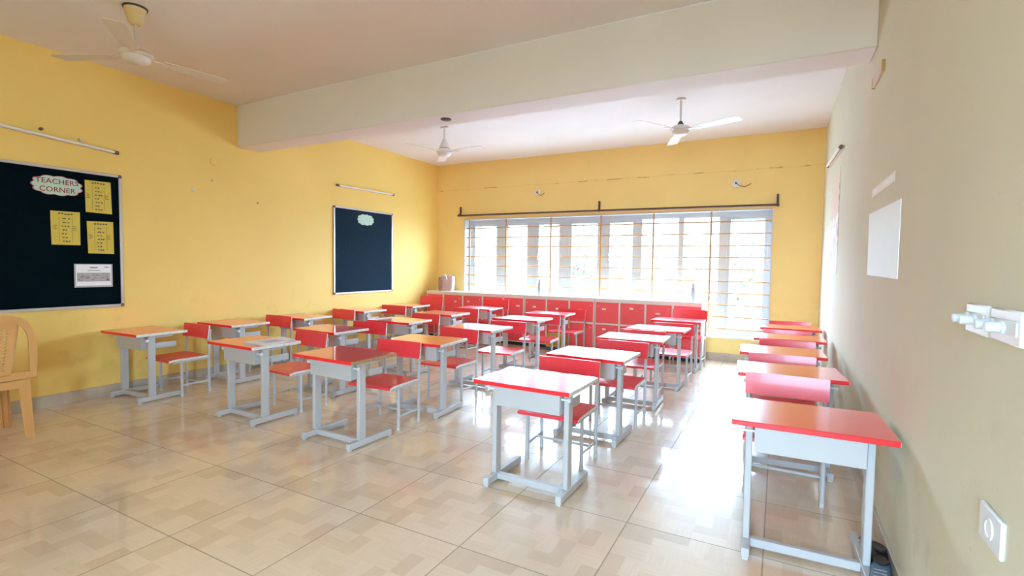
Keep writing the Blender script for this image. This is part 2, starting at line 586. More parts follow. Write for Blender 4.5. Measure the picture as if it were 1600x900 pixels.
def make_desk():
    t = thing('school_desk', '', 'desk')
    W, D, Z1, Z0 = .31, .225, .65, .626
    b = nb()
    box(b, -W, W, -D, D, Z0, Z1, .003, 0)
    b.faces.ensure_lookup_table()
    for f in b.faces:
        n = f.normal
        f.normal_update()
        n = f.normal
        if abs(n.x) > .6:
            f.material_index = 2
        elif n.y < -.6:
            f.material_index = 1
        elif n.y > .6:
            f.material_index = 1
        elif n.z < -.6:
            f.material_index = 2
    obj('tabletop', b, ['red', 'rededge', 'whiteedge'], t)
    # book box under the top: tall front, low sides that drop behind the front, open at the back
    b = nb()
    bw, y0, y1, z0, z1 = .214, -.142, .17, .49, .626
    box(b, -bw, bw, y0, y0 + .012, z0, z1, .0015)
    box(b, -bw, bw, y0 + .012, y1, z0, z0 + .006)
    for s_ in (-1, 1):
        x = s_ * bw
        prism(b, [(x, y0 + .012, z0), (x, y1, z0), (x, y1, z0 + .055), (x, y0 + .13, z0 + .055), (x, y0 + .06, z0 + .085), (x, y0 + .012, z1)], (-s_ * .005, 0, 0))
    obj('book_box', b, 'paintmetal', t)
    for s_ in (-1, 1):
        b = nb(); box(b, s_ * .236 - .0155, s_ * .236 + .0155, -.097, -.035, .055, .6262, .004)
        box(b, s_ * .236 - .012, s_ * .236 + .012, -.035, .12, .598, .6262, .002)
        obj('post', b, 'paintmetal', t)
    for s_ in (-1, 1):
        b = nb(); box(b, s_ * .236 - .018, s_ * .236 + .018, -.192, .228, .012, .056, .003)
        f = obj('foot', b, 'paintmetal', t)
        for y in (-.175, .211):
            b = nb(); box(b, s_ * .236 - .014, s_ * .236 + .014, y - .014, y + .014, 0, .0125, .002)
            obj('rubber_pad', b, 'rubber', f)
    b = nb(); box(b, -.219, .219, -.082, -.05, .014, .054, .003); obj('crossbar', b, 'paintmetal', t)
    for s_ in (-1, 1):
        b = nb()
        tube(b, [(s_ * .213, -.115, .578), (s_ * .262, -.115, .578)], .006, 8)
        lathe(b, [(.011, 0), (.014, .003), (.014, .010), (.008, .013)], 10, mtx=Matrix.Translation((s_ * .258, -.115, .578)) @ Matrix.Rotation(s_ * PI / 2, 4, 'Y'))
        obj('bag_hook', b, 'switch', t)
    return t


desk_spots = {
    '5a': (-5.405, 2.574, .02), '5b': (-5.37, 3.451, 0), '5c': (-5.33, 4.31, .04), '5d': (-5.41, 5.40, -.015), '5e': (-5.41, 6.443, .008),
    '4a': (-3.935, 2.711, -.031), '4b': (-4.076, 3.666, -.036), '4c': (-4.032, 4.680, .035), '4d': (-4.137, 5.693, 0), '4e': (-4.186, 6.743, .033),
    '3a': (-2.859, 2.704, -.026), '3b': (-2.804, 3.60, .055), '3c': (-2.891, 4.640, -.025), '3d': (-2.885, 5.738, -.015), '3e': (-2.886, 6.570, .039),
    '2a': (-1.267, 2.705, -.019), '2b': (-1.262, 3.741, -.019), '2c': (-1.225, 4.831, .03), '2d': (-1.167, 5.686, -.01), '2e': (-1.138, 6.752, 0),
    '1a': (.135, 2.664, .03), '1b': (.075, 3.82, .08), '1c': (.035, 4.709, .043), '1d': (.105, 5.681, .017), '1e': (.134, 6.674, 0)}
chair_spots = {
    '5a': (-5.31, 3.02, -.02, 1), '5b': (-5.384, 4.04, .026, 1), '5c': (-5.40, 5.09, -.05, 1), '5d': (-5.31, 6.03, .08, 1), '5e': (-5.39, 7.10, .12, 1.13),
    '4a': (-3.88, 3.262, -.06, 1), '4b': (-4.03, 4.182, .1, 1), '4c': (-4.086, 5.263, -.026, 1), '4d': (-4.116, 6.262, -.03, 1), '4e': (-4.10, 7.14, .08, 1.13),
    '3a': (-2.847, 3.30, .05, 1), '3b': (-2.871, 4.253, .015, 1), '3c': (-2.77, 5.113, .06, 1), '3d': (-2.79, 6.17, .1, 1), '3e': (-2.76, 7.12, -.06, 1),
    '2a': (-1.290, 3.299, 0, 1), '2b': (-1.200, 4.341, 0, 1), '2c': (-1.222, 5.200, .012, 1), '2d': (-1.07, 6.068, -.012, 1), '2e': (-1.05, 7.11, -.03, 1.13),
    '1a': (.062, 3.505, -.014, 1), '1b': (.038, 4.33, .027, 1), '1c': (.085, 5.225, .06, 1), '1d': (.099, 6.089, -.03, 1), '1e': (.136, 7.14, .05, 1)}
row_words = {'1': 'the row along the cream wall', '2': 'second row from cream wall', '3': 'the middle row',
             '4': 'second row from noticeboard wall', '5': 'the row along the noticeboard wall'}
pos_words = {'a': 'front desk', 'b': 'second desk', 'c': 'third desk', 'd': 'fourth desk', 'e': 'rearmost desk'}
special = {'4a': 'red school desk carrying white papers, front of second row from noticeboard wall',
           '3a': 'red school desk with chipped brown chipboard edge, front of the middle row',
           '1a': 'red school desk nearest the shoes, front of the row along the cream wall',
           '2a': 'glossy red-topped school desk, front of second row from the cream wall'}
d0 = make_desk()
desks = {}
for i, k in enumerate(desk_spots):
    x, y, rz = desk_spots[k]
    o = d0 if i == 0 else copy_tree(d0)
    o.location = (x, y, 0)
    o.rotation_euler = (0, 0, rz)
    o['label'] = special.get(k, 'red-topped school desk, %s from the front in %s' % (pos_words[k[1]].split()[0], row_words[k[0]]) if k[1] in 'bcd' else
                             'red-topped white steel school desk, %s of %s' % ('front' if k[1] == 'a' else 'rearmost', row_words[k[0]]))
    o['group'] = 'red school desks in five rows'
    desks[k] = o
for ch in list(desks['1a'].children):
    if ch.name.startswith('bag_hook') and sum(v.co.x for v in ch.data.vertices) > 0:
        bpy.data.objects.remove(ch)
# the chipped desk has a bare chipboard side edge, two others a part-worn one
for k in ('3a', '5b'):
    for ch in desks[k].children:
        if ch.name.startswith('tabletop'):
            ch.data = ch.data.copy()
            ch.data.materials[2] = M['chip'] if k == '3a' else M['whiteedge']


# ------------------------------------------------------------------ chairs
def make_chair():
    t = thing('school_chair', '', 'chair')
    # seat: slightly dished board with rounded front
    b = nb()
    nx, ny = 8, 8
    def sz(u, v):
        return .372 - .006 * (1 - (2 * u - 1) ** 2) * (1 - (2 * v - 1) ** 2) - (.010 * max(0, (.18 - v) / .18) ** 2)
    g = [[bm_v for bm_v in [b.verts.new((-.212 + .424 * i / nx, -.385 + .375 * j / ny, sz(i / nx, j / ny))) for i in range(nx + 1)]] for j in range(ny + 1)]
    h = [[b.verts.new((v.co.x, v.co.y, v.co.z - .018)) for v in row] for row in g]
    for j in range(ny):
        for i in range(nx):
            f = b.faces.new((g[j][i], g[j][i + 1], g[j + 1][i + 1], g[j + 1][i])); f.smooth = True
            b.faces.new((h[j][i], h[j + 1][i], h[j + 1][i + 1], h[j][i + 1])).material_index = 1
    for j in range(ny):
        for i, s_ in ((0, 0), (nx, 1)):
            f = b.faces.new((g[j][i], g[j + 1][i], h[j + 1][i], h[j][i])); f.material_index = 2
    for i in range(nx):
        for j in (0, ny):
            f = b.faces.new((g[j][i], g[j][i + 1], h[j][i + 1], h[j][i])); f.material_index = 0
    obj('seat', b, ['redseat', 'paintmetal', 'whiteedge'], t)
    # backrest, leaning back a little
    lean = .135
    b = nb()
    def bk(x, z, off):
        cur = -.012 * (1 - (x / .228) ** 2) * -1
        return (x, -.030 + (z - .54) * lean + cur + off, z)
    n = 8
    A = [[b.verts.new(bk(-.228 + .456 * i / n, z, 0)) for i in range(n + 1)] for z in (.538, .605, .672)]
    B = [[b.verts.new(bk(-.228 + .456 * i / n, z, .012)) for i in range(n + 1)] for z in (.538, .605, .672)]
    for j in range(2):
        for i in range(n):
            f = b.faces.new((A[j][i], A[j][i + 1], A[j + 1][i + 1], A[j + 1][i])); f.smooth = True
            f = b.faces.new((B[j][i], B[j + 1][i], B[j + 1][i + 1], B[j][i + 1])); f.smooth = True
        for i in (0, n):
            f = b.faces.new((A[j][i], A[j + 1][i], B[j + 1][i], B[j][i])); f.material_index = 1
    for i in range(n):
        for j in (0, 2):
            b.faces.new((A[j][i], A[j][i + 1], B[j][i + 1], B[j][i]))
    obj('backrest', b, ['redseat', 'whiteedge'], t)
    for s_ in (-1, 1):
        b = nb(); tube(b, [(s_ * .196, -.262, .004), (s_ * .196, -.262, .352)], .0125, 8); lg = obj('leg', b, 'paintmetal', t)
        b = nb(); lathe(b, [(.0145, 0), (.0145, .022), (.013, .024)], 10, (s_ * .196, -.262, 0)); obj('rubber_tip', b, 'rubber', lg)
    for s_ in (-1, 1):
        b = nb(); tube(b, [(s_ * .205, -.004, .004), (s_ * .206, -.008, .36), (s_ * .207, .0, .54), (s_ * .207, .009, .63)], .0125, 8); lg = obj('leg', b, 'paintmetal', t)
        b = nb(); lathe(b, [(.0145, 0), (.0145, .022), (.013, .024)], 10, (s_ * .205, -.004, 0)); obj('rubber_tip', b, 'rubber', lg)
    for s_ in (-1, 1):
        b = nb(); tube(b, [(s_ * .198, -.34, .338), (s_ * .198, -.3, .343), (s_ * .204, -.012, .343)], .0115, 8); obj('seat_rail', b, 'paintmetal', t)
    for s_ in (-1, 1):
        b = nb(); tube(b, [(s_ * .196, -.262, .11), (s_ * .205, -.006, .11)], .0095, 8); obj('stretcher', b, 'paintmetal', t)
    b = nb(); tube(b, [(-.2, -.10, .11), (.2, -.10, .11)], .0095, 8); obj('stretcher', b, 'paintmetal', t)
    return t


cpos = {'a': 'behind the front desk', 'b': 'behind the second desk', 'c': 'behind the third desk', 'd': 'behind the fourth desk', 'e': 'before the lockers, behind the last desk'}
c0 = make_chair()
for i, k in enumerate(chair_spots):
    x, y, rz, sc = chair_spots[k]
    o = c0 if i == 0 else copy_tree(c0)
    o.location = (x, y, 0)
    o.rotation_euler = (0, 0, rz)
    o.scale = (1, 1, sc)
    if k[1] == 'e':
        o['label'] = 'red chair before the lockers, behind last desk of %s' % row_words[k[0]]
    else:
        o['label'] = 'red chair behind the %s of %s' % (pos_words[k[1]], row_words[k[0]])
    o['group'] = 'red school chairs in five rows'

# papers on the front desk of the second row from the noticeboard wall
pp = thing('paper_sheaf', 'sheaf of white papers with blue writing lying on a red desk', 'papers', (-3.77, 2.725, .6505), .16)
b = nb()
def sheet(bm, w_, h_, z, dx, dy, rot, curl, mat=0, thick=.0012):
    n = 8
    R = Matrix.Rotation(rot, 4, 'Z')
    top, bot = [], []
    for j in range(n + 1):
        ra, rb = [], []
        for i in range(3):
            u, v = i / 2, j / n
            zz = z + curl * max(0, (v - .55) / .45) ** 2 * .03 + curl * max(0, (.25 - v) / .25) ** 2 * .008
            p = R @ Vector(((u - .5) * w_, (v - .5) * h_, 0)) + Vector((dx, dy, zz))
            ra.append(bm.verts.new(p)); rb.append(bm.verts.new(p - Vector((0, 0, thick))))
        top.append(ra); bot.append(rb)
    for j in range(n):
        for i in range(2):
            f = bm.faces.new((top[j][i], top[j][i + 1], top[j + 1][i + 1], top[j + 1][i])); f.smooth = True; f.material_index = mat
            f = bm.faces.new((bot[j][i], bot[j + 1][i], bot[j + 1][i + 1], bot[j][i + 1])); f.material_index = mat
        for i in (0, 2):
            f = bm.faces.new((top[j][i], top[j + 1][i], bot[j + 1][i], bot[j][i])); f.material_index = mat
    for i in range(2):
        for j in (0, n):
            f = bm.faces.new((top[j][i], top[j][i + 1], bot[j][i + 1], bot[j][i])); f.material_index = mat
for q in range(4):
    b = nb(); sheet(b, .23, .33, .0015 + q * .0022, -.012 * q + .02, .006 * q, -.09 * q, .12 * q)
    obj('sheet', b, 'paper', pp)
b = nb()
random.seed(3)
for q in range(7):
    yy = .09 - q * .022
    xx = -.085
    while xx < .07:
        L = random.uniform(.008, .026)
        box(b, xx, xx + L, yy - .0022, yy + .0022, .0096, .0102)
        xx += L + .006
lines = obj('handwriting', b, 'blueink', pp)
lines.rotation_euler = (0, 0, -.27)
lines.location = (-.0, .0, 0)
lines['kind'] = 'stuff'

# ------------------------------------------------------------------ lockers
XS = [-5.66, -5.285, -4.875, -4.47, -4.06, -3.67, -3.27, -2.88, -2.466, -2.08, -1.697, -1.313, -.915]
units = [(0, 1), (1, 5), (5, 8), (8, 12)]
ulab = ['single narrow red locker column in the corner by the yellow noticeboard wall',
        'four-column red locker bank under the window, next to the narrow corner column',
        'three-column red locker bank in the middle of the run under the window',
        'four-column red locker bank at the open end, holding the bottle nearest the cream wall']
LY0, LY1 = 7.30, 7.685
random.seed(11)
for (a, e), lab in zip(units, ulab):
    x0, x1 = XS[a] + .006, XS[e] - .006
    t = thing('locker_bank', lab, 'locker', (0, 0, 0), 0, 'red lockers under the window')
    b = nb()
    box(b, x0, x1, LY0 + .022, LY1, .06, .80, .002)
    obj('carcass', b, 'lockerbody', t)
    b = nb(); box(b, x0 - .004, x1 + .004, LY0 - .008, LY1, .80, .845, .003); obj('top', b, 'lockerbody', t)
    b = nb(); box(b, x0 + .01, x1 - .01, LY0 + .06, LY1, 0, .06); obj('plinth', b, 'plinth', t)
    b = nb()
    box(b, x0, x0 + .014, LY0, LY0 + .022, .06, .80); box(b, x1 - .014, x1, LY0, LY0 + .022, .06, .80)
    for j in range(a + 1, e):
        box(b, XS[j] - .014, XS[j] + .014, LY0, LY0 + .022, .06, .80)
    for j in range(a, e):
        xa = (x0 if j == a else XS[j]) + .014
        xb = (x1 if j + 1 == e else XS[j + 1]) - .014
        box(b, xa, xb, LY0, LY0 + .022, .445, .47)
        box(b, xa, xb, LY0, LY0 + .022, .06, .075)
        box(b, xa, xb, LY0, LY0 + .022, .785, .80)
    obj('face_frame', b, 'lockerbody', t)
    for j in range(a, e):
        xa = (x0 if j == a else XS[j]) + .014
        xb = (x1 if j + 1 == e else XS[j + 1]) - .014
        for z0, z1 in ((.075, .445), (.47, .785)):
            b = nb(); box(b, xa + .002, xb - .002, LY0 - .004, LY0 + .018, z0 + .002, z1 - .002, .003)
            d = obj('door', b, 'locker', t)
            hinge_left = random.random() < .5
            lx = xb - .04 if hinge_left else xa + .04
            b = nb(); lathe(b, [(.011, 0), (.011, .006), (.007, .009)], 10, mtx=Matrix.Translation((lx, LY0 - .003, z1 - .06)) @ Matrix.Rotation(PI / 2, 4, 'X'))
            obj('lock', b, 'chrome', d)
            wv = xb - xa
            sx = xa + wv * random.uniform(.2, .65)
            szz = z1 - random.uniform(.05, .13)
            b = nb(); box(b, sx, sx + random.uniform(.05, .075), LY0 - .0052, LY0 - .0036, szz - .022, szz + .004)
            obj('name_sticker', b, 'sticker', d)

# bag and two bottles on the lockers
bag = thing('cloth_bag', 'pink patterned cloth bag standing on the lockers in the corner', 'bag', (-5.36, 7.5, .845))
b = nb()
prism(b, [(-.14, -.05, 0), (.13, -.05, 0), (.145, -.04, .13), (.13, -.02, .262), (-.12, -.02, .27), (-.155, -.04, .13)], (0, .1, 0))
bmesh.ops.bevel(b, geom=b.edges[:], offset=.012, segments=2, affect='EDGES')
for f in b.faces: f.smooth = True
obj('bag_body', b, 'bagp', bag)
b = nb(); box(b, -.158, -.08, -.056, .056, .0, .245, .012); obj('side_panel', b, 'bagbrown', bag)
for yy in (-.038, .098):
    b = nb(); tube(b, [(-.06, yy - .03, .2), (-.05, yy - .035, .29), (.03, yy - .035, .285), (.05, yy - .03, .2)], .006, 6); obj('strap', b, 'paper', bag)
for x, lab in ((-3.467, 'steel bottle standing on the lockers, nearer the noticeboard wall'), (-1.067, 'steel bottle standing on the lockers near their open end')):
    t = thing('water_bottle', lab, 'bottle', (x, 7.45, .845), 0, 'steel bottles on the lockers')
    b = nb(); lathe(b, [(.030, 0), (.034, .006), (.034, .16), (.030, .185), (.019, .208), (.018, .222)], 20); obj('bottle_body', b, 'bottle', t)
    b = nb(); lathe(b, [(.020, .222), (.021, .226), (.021, .252), (.015, .262)], 16); obj('cap', b, 'bottle', t)
# yellow bag on the floor by the lockers
yb = thing('school_bag', 'yellow school bag on the floor against the red lockers behind a chair', 'bag', (-3.05, 7.212, 0))
b = nb()
prism(b, [(-.17, -.055, .04), (.17, -.055, .04), (.175, -.05, .17), (.14, -.03, .28), (-.14, -.03, .28), (-.175, -.05, .17)], (0, .1, 0))
bmesh.ops.bevel(b, geom=b.edges[:], offset=.02, segments=2, affect='EDGES')
for f in b.faces: f.smooth = True
obj('bag_body', b, 'bagyellow', yb)
b = nb(); box(b, -.165, .165, -.05, .04, 0, .05, .012); obj('bag_base', b, 'bagblue', yb)
b = nb(); box(b, -.11, .11, -.066, -.045, .07, .16, .008); obj('front_pocket', b, 'bagyellow', yb)
b = nb(); tube(b, [(-.04, -.01, .275), (-.03, -.01, .31), (.03, -.01, .31), (.04, -.01, .275)], .006, 6); obj('grab_handle', b, 'bagblue', yb)

# ------------------------------------------------------------------ noticeboards and what is pinned on them (left wall)
XW = XL
def board(name, label, y0, y1, z0, z1, mat, cat='noticeboard'):
    t = thing(name, label, cat, (XW, (y0 + y1) / 2, (z0 + z1) / 2))
    hy, hz = (y1 - y0) / 2, (z1 - z0) / 2
    b = nb(); box(b, .002, .014, -hy + .01, hy - .01, -hz + .01, hz - .01); obj('board_panel', b, mat, t)
    fr = .026
    b = nb()
    box(b, 0, .022, -hy, -hy + fr, -hz, hz, .004); box(b, 0, .022, hy - fr, hy, -hz, hz, .004)
    box(b, 0, .022, -hy + fr, hy - fr, -hz, -hz + fr, .004); box(b, 0, .022, -hy + fr, hy - fr, hz - fr, hz, .004)
    fo = obj('board_frame', b, 'alu', t)
    for sy_, sz_ in ((1, 1), (1, -1), (-1, 1), (-1, -1)):
        b = nb(); box(b, -.001, .024, min(sy_ * hy, sy_ * (hy - .034)) - .001, max(sy_ * hy, sy_ * (hy - .034)) + .001, min(sz_ * hz, sz_ * (hz - .034)) - .001, max(sz_ * hz, sz_ * (hz - .034)) + .001, .006)
        obj('corner_cap', b, 'corner', fo)
    return t
board('noticeboard', 'large dark noticeboard with yellow notes and a title cloud', .75, 2.548, .868, 2.152, 'board')
board('noticeboard', 'small dark blue noticeboard with one pale cloud cut-out', 5.195, 6.45, .862, 2.157, 'boardblue')
XP = XW + .0145

def cloud(name, label, yc, zc, hy, hz, mat, txt=None, seed=1):
    t = thing(name, label, 'sign', (XP, yc, zc))
    n = 11
    def outline(k):
        pts = []
        for i in range(n * 8):
            a = 2 * PI * i / (n * 8)
            r = .90 + .10 * abs(math.sin(a * n / 2))
            e = 2.6
            ca, sa = math.cos(a), math.sin(a)
            rad = 1 / (abs(ca) ** e + abs(sa) ** e) ** (1 / e)
            pts.append((0, hy * k * r * rad * ca, hz * k * r * rad * sa))
        return pts
    b = nb(); prism(b, outline(1.0), (.0015, 0, 0)); obj('border', b, 'pinkink' if txt else mat, t)
    b = nb(); prism(b, [(x + .0015, y, z) for x, y, z in outline(.955)], (.0012, 0, 0)); obj('cloud_panel', b, mat, t)
    if txt:
        text_mesh('lettering', txt[0], .062, 'redink', t, (.0032, 0, .034), (PI / 2, 0, PI / 2), 1.04, .0005, .0006)
        text_mesh('lettering', txt[1], .062, 'redink', t, (.0032, 0, -.038), (PI / 2, 0, PI / 2), 1.04, .0005, .0006)
    return t
cloud('cloud_sign', 'mint cloud sign lettered TEACHERS CORNER at the top of the large noticeboard', 2.052, 1.982, .185, .088, 'mint', ('TEACHERS', 'CORNER'))
cloud('cloud_cutout', 'pale mint cloud cut-out near the top of the small blue noticeboard', 5.835, 2.0, .175, .085, 'mint')

def note(label, pts, seed):
    yc = sum(p[0] for p in pts) / 4; zc = sum(p[1] for p in pts) / 4
    t = thing('paper_note', label, 'note', (XP, yc, zc), 0, 'yellow notes on the large noticeboard')
    b = nb(); prism(b, [(0, p[0] - yc, p[1] - zc) for p in pts[::-1]], (.0012, 0, 0)); obj('note_sheet', b, 'note', t)
    rng = random.Random(seed)
    b = nb()
    def stroke(y, z, L, h=.006):
        box(b, .0012, .0018, y, y + L, z - h / 2, z + h / 2)
    for q in range(5):      # heading
        stroke(-.052 + q * .022, .128 + rng.uniform(-.003, .003), .016, .012)
    for q in range(7):      # column of short scrawls
        for s_ in range(rng.choice((2, 2, 3))):
            stroke(-.026 + s_ * .02 + rng.uniform(-.004, .004), .085 - q * .034, rng.uniform(.010, .016), rng.uniform(.008, .013))
    for sd in (-1, 1):      # thin vertical rules with scribbles beside them
        box(b, .0012, .0017, sd * .048 - .001, sd * .048 + .001, -.12, .10)
        for q in range(3):
            stroke(sd * .072 - .022 + rng.uniform(-.006, .006), .02 - q * .016, rng.uniform(.02, .034), .005)
    h = obj('handwriting', b, 'ink', t); h['kind'] = 'stuff'
note('yellow handwritten note beside the TEACHERS CORNER cloud, highest of three', [(2.252, 2.066), (2.456, 2.07), (2.463, 1.766), (2.255, 1.77)], 1)
note('yellow handwritten note under the TEACHERS CORNER cloud, away from the other two', [(1.996, 1.757), (2.21, 1.76), (2.208, 1.457), (1.999, 1.455)], 2)
note('yellow handwritten note directly above the white printed sheet', [(2.26, 1.686), (2.47, 1.691), (2.473, 1.383), (2.266, 1.384)], 3)
t = thing('printed_sheet', 'white printed sheet in a plastic sleeve at the bottom of the large noticeboard', 'paper', (XP, 2.306, 1.175))
b = nb(); box(b, 0, .0015, -.15, .15, -.11, .11); obj('sleeve', b, 'greypaper', t)
b = nb(); box(b, .0015, .0022, -.138, .138, -.095, .103); obj('printed_page', b, 'paper', t)
b = nb()
box(b, .0022, .0028, -.13, .13, -.055, .025)
obj('table_block', b, 'greypaper', t)
b = nb()
rng = random.Random(5)
for q in range(4):
    box(b, .0028, .0032, -.13, .13, .024 - q * .026, .026 - q * .026)
for q in range(26):
    y = -.125 + rng.random() * .23; z = -.05 + rng.choice((0, .026, .05)) + rng.uniform(.004, .016)
    box(b, .0028, .0032, y, y + rng.uniform(.008, .02), z - .004, z + .004)
box(b, .0022, .0028, -.03, .03, .07, .08); box(b, .0022, .0028, -.05, .05, .045, .05); box(b, .0022, .0028, .085, .12, .075, .082)
obj('print', b, 'greyink', t)['kind'] = 'stuff'

# tube light battens
def batten(name, label, p0, p1, nrm, r=.017):
    t = thing(name, label, 'light', p0)
    d = Vector(p1) - Vector(p0)
    n = Vector(nrm)
    b = nb(); tube(b, [n * .014, d + n * .014], .016, 4); obj('batten', b, 'tube', t)
    b = nb(); tube(b, [d * .03 + n * .04, d * .97 + n * .04], .0125, 10); obj('tube', b, 'fanwhite', t)
    for f in (.0, .965):
        b = nb(); tube(b, [d * f + n * .03, d * (f + .035) + n * .03], .0185, 8); obj('end_cap', b, 'corner', t)
batten('tube_light', 'long ivory tube light above the large noticeboard', (XW, 1.33, 2.452), (XW, 2.52, 2.362), (1, 0, 0))
batten('tube_light', 'ivory tube light above the small blue noticeboard', (XW, 5.245, 2.455), (XW, 6.46, 2.468), (1, 0, 0))
batten('tube_light', 'tube light high on the cream wall, near the window wall', (XR, 5.35, 2.425), (XR, 6.75, 2.50), (-1, 0, 0))

# small fittings on the left wall
def disc(name, label, cat, loc, r, d, mat, nx=1, group=None):
    b = nb(); lathe(b, [(r, 0), (r, d * .6), (r * .8, d)], 20, mtx=Matrix.Rotation(nx * PI / 2, 4, 'Y'))
    o = obj(name, b, mat, None, loc)
    return tag(o, label, cat, group)
disc('cover_plate', 'round yellow-painted cover plate on the wall below the beam end', 'cover plate', (XW, 3.474, 2.465), .05, .012, 'yellow')
disc('wall_hook', 'dark peg above the tube light, over the TEACHERS CORNER cloud', 'hook', (XW, 1.95, 2.46), .013, .035, 'corner')
disc('wall_hook', 'ivory peg above the tube light, over the highest yellow note', 'hook', (XW, 2.23, 2.43), .016, .03, 'tube')
disc('wall_plug', 'pale plug in the yellow wall, nearest the large noticeboard', 'wall plug', (XW, 3.235, 2.106), .016, .01, 'fanwhite')
disc('wall_plug', 'pale plug in the yellow wall, just below the round cover plate', 'wall plug', (XW, 3.449, 2.244), .012, .008, 'tube')
disc('wall_plug', 'brown plug in the yellow wall, nearest the small noticeboard', 'wall plug', (XW, 4.01, 2.055), .012, .008, 'ochre')

# round electric boxes on the back wall
for x, z, r, lab, wl in ((-3.65, 2.562, .048, 'white round junction box with short wire above the window, nearer the noticeboard wall', .13),
                         (-.575, 2.518, .058, 'white round junction box with curling wire above the window, nearer the cream wall', .19)):
    t = thing('junction_box', lab, 'junction box', (x, YB, z), 0, 'junction boxes above the window')
    b = nb(); lathe(b, [(r, 0), (r, .018), (r * .9, .024)], 20, mtx=Matrix.Rotation(PI / 2, 4, 'X')); obj('cover', b, 'fanwhite', t)
    b = nb(); lathe(b, [(.014, .024), (.014, .027)], 12, mtx=Matrix.Rotation(PI / 2, 4, 'X')); obj('cable_hole', b, 'dark', t)
    b = nb(); tube(b, [(0, -.027, 0), (wl * .25, -.03, -.04), (wl * .6, -.022, -.058), (wl * .9, -.016, -.03), (wl, -.010, -.012)], .0045, 6); obj('wire', b, 'brown', t)

# ------------------------------------------------------------------ right wall
t = thing('poster', 'narrow poster with pale pink top and white-violet pictures on the cream wall', 'poster', (XR, 6.02, 1.79))
b = nb(); box(b, -.004, 0, -.40, .40, -.5, .5); obj('poster_sheet', b, 'poster', t)
b = nb()
rng = random.Random(2)
for r_ in range(5):
    for q in range(5):
        yy = -.32 + q * .16 + rng.uniform(-.02, .02); zz = .02 - r_ * .115 + rng.uniform(-.015, .015)
        lathe(b, [(.058, 0), (.058, .0015)], 12, mat=rng.choice((0, 0, 1)), mtx=Matrix.Translation((-.004, yy, zz)) @ Matrix.Rotation(-PI / 2, 4, 'Y'))
obj('pictures', b, ['paper', 'violet'], t)
b = nb()
for q in range(6):
    box(b, -.0055, -.004, -.39, -.36, .30 - q * .11, .36 - q * .11)
obj('ochre_border', b, 'ochre', t)
b = nb(); prism(b, [(XR, 2.848, 1.655), (XR, 3.755, 1.672), (XR, 3.735, 1.30), (XR, 2.848, 1.29)], (-.003, 0, 0))
tag(obj('glossy_sheet', b, 'gloss'), 'blank glossy white sheet stuck on the cream wall', 'sheet')
t = thing('lettering_strip', 'thin white lettering strip above the glossy sheet on the cream wall', 'strip', (XR, 3.36, 1.787))
b = nb(); box(b, -.0015, 0, -.335, .335, -.024, .024); obj('strip_backing', b, 'tape', t)
b = nb()
rng = random.Random(8)
y = -.31
while y < .3:
    L = rng.uniform(.02, .04)
    box(b, -.0025, -.0015, y, y + L, -.014, .014, 0)
    y += L + rng.uniform(.012, .03)
obj('cut_letters', b, 'paper', t)['kind'] = 'stuff'
t = thing('batten_holder', 'small empty ivory batten holder high on the cream wall beside the beam', 'holder', (XR, 3.63, 2.47))
b = nb(); box(b, -.014, 0, -.17, .17, -.028, .028, .003); obj('holder_body', b, 'tube', t)
for q in (-.175, .155):
    b = nb(); box(b, -.016, .0, q, q + .012, -.030, .030, .002); obj('end_cap', b, 'ochre', t)

def switch_plate(label, y0, y1, z0, z1, knobs, seed):
    yc, zc = (y0 + y1) / 2, (z0 + z1) / 2
    t = thing('socket_plate', label, 'socket', (XR, yc, zc), 0, 'socket plates on the cream wall')
    hy, hz = (y1 - y0) / 2, (z1 - z0) / 2
    b = nb(); box(b, -.012, 0, -hy, hy, -hz, hz, .004); obj('plate', b, 'switch', t)
    b = nb(); box(b, -.016, -.012, -hy + .012, hy - .012, -hz * .45, hz * .4, .0015); obj('insert', b, 'socket', t)
    for ky in knobs:
        b = nb()
        R_ = Matrix.Translation((-.016, ky, -.002)) @ Matrix.Rotation(-PI / 2, 4, 'Y')
        lathe(b, [(.0155, 0), (.0155, .006), (.0125, .007), (.0125, .03), (.0105, .033)], 18, mtx=R_)
        obj('round_plug', b, 'plug', t)
    return t
switch_plate('white socket plate with two round plugs, on the window side of the other plate', 1.68, 1.838, 1.163, 1.243, (.042, -.012), 1)
switch_plate('white socket plate with two round plugs, above the low blank socket', 1.475, 1.654, 1.163, 1.243, (.06, -.005), 2)
t = thing('wall_socket', 'off-white blank socket low on the cream wall', 'socket', (XR, 1.59, .708))
b = nb(); box(b, -.010, 0, -.07, .07, -.045, .045, .003); obj('plate', b, 'socket', t)
b = nb(); lathe(b, [(.026, 0), (.026, .003), (.020, .003), (.018, .001)], 20, mtx=Matrix.Translation((-.010, 0, 0)) @ Matrix.Rotation(-PI / 2, 4, 'Y')); obj('socket_face', b, 'switch', t)

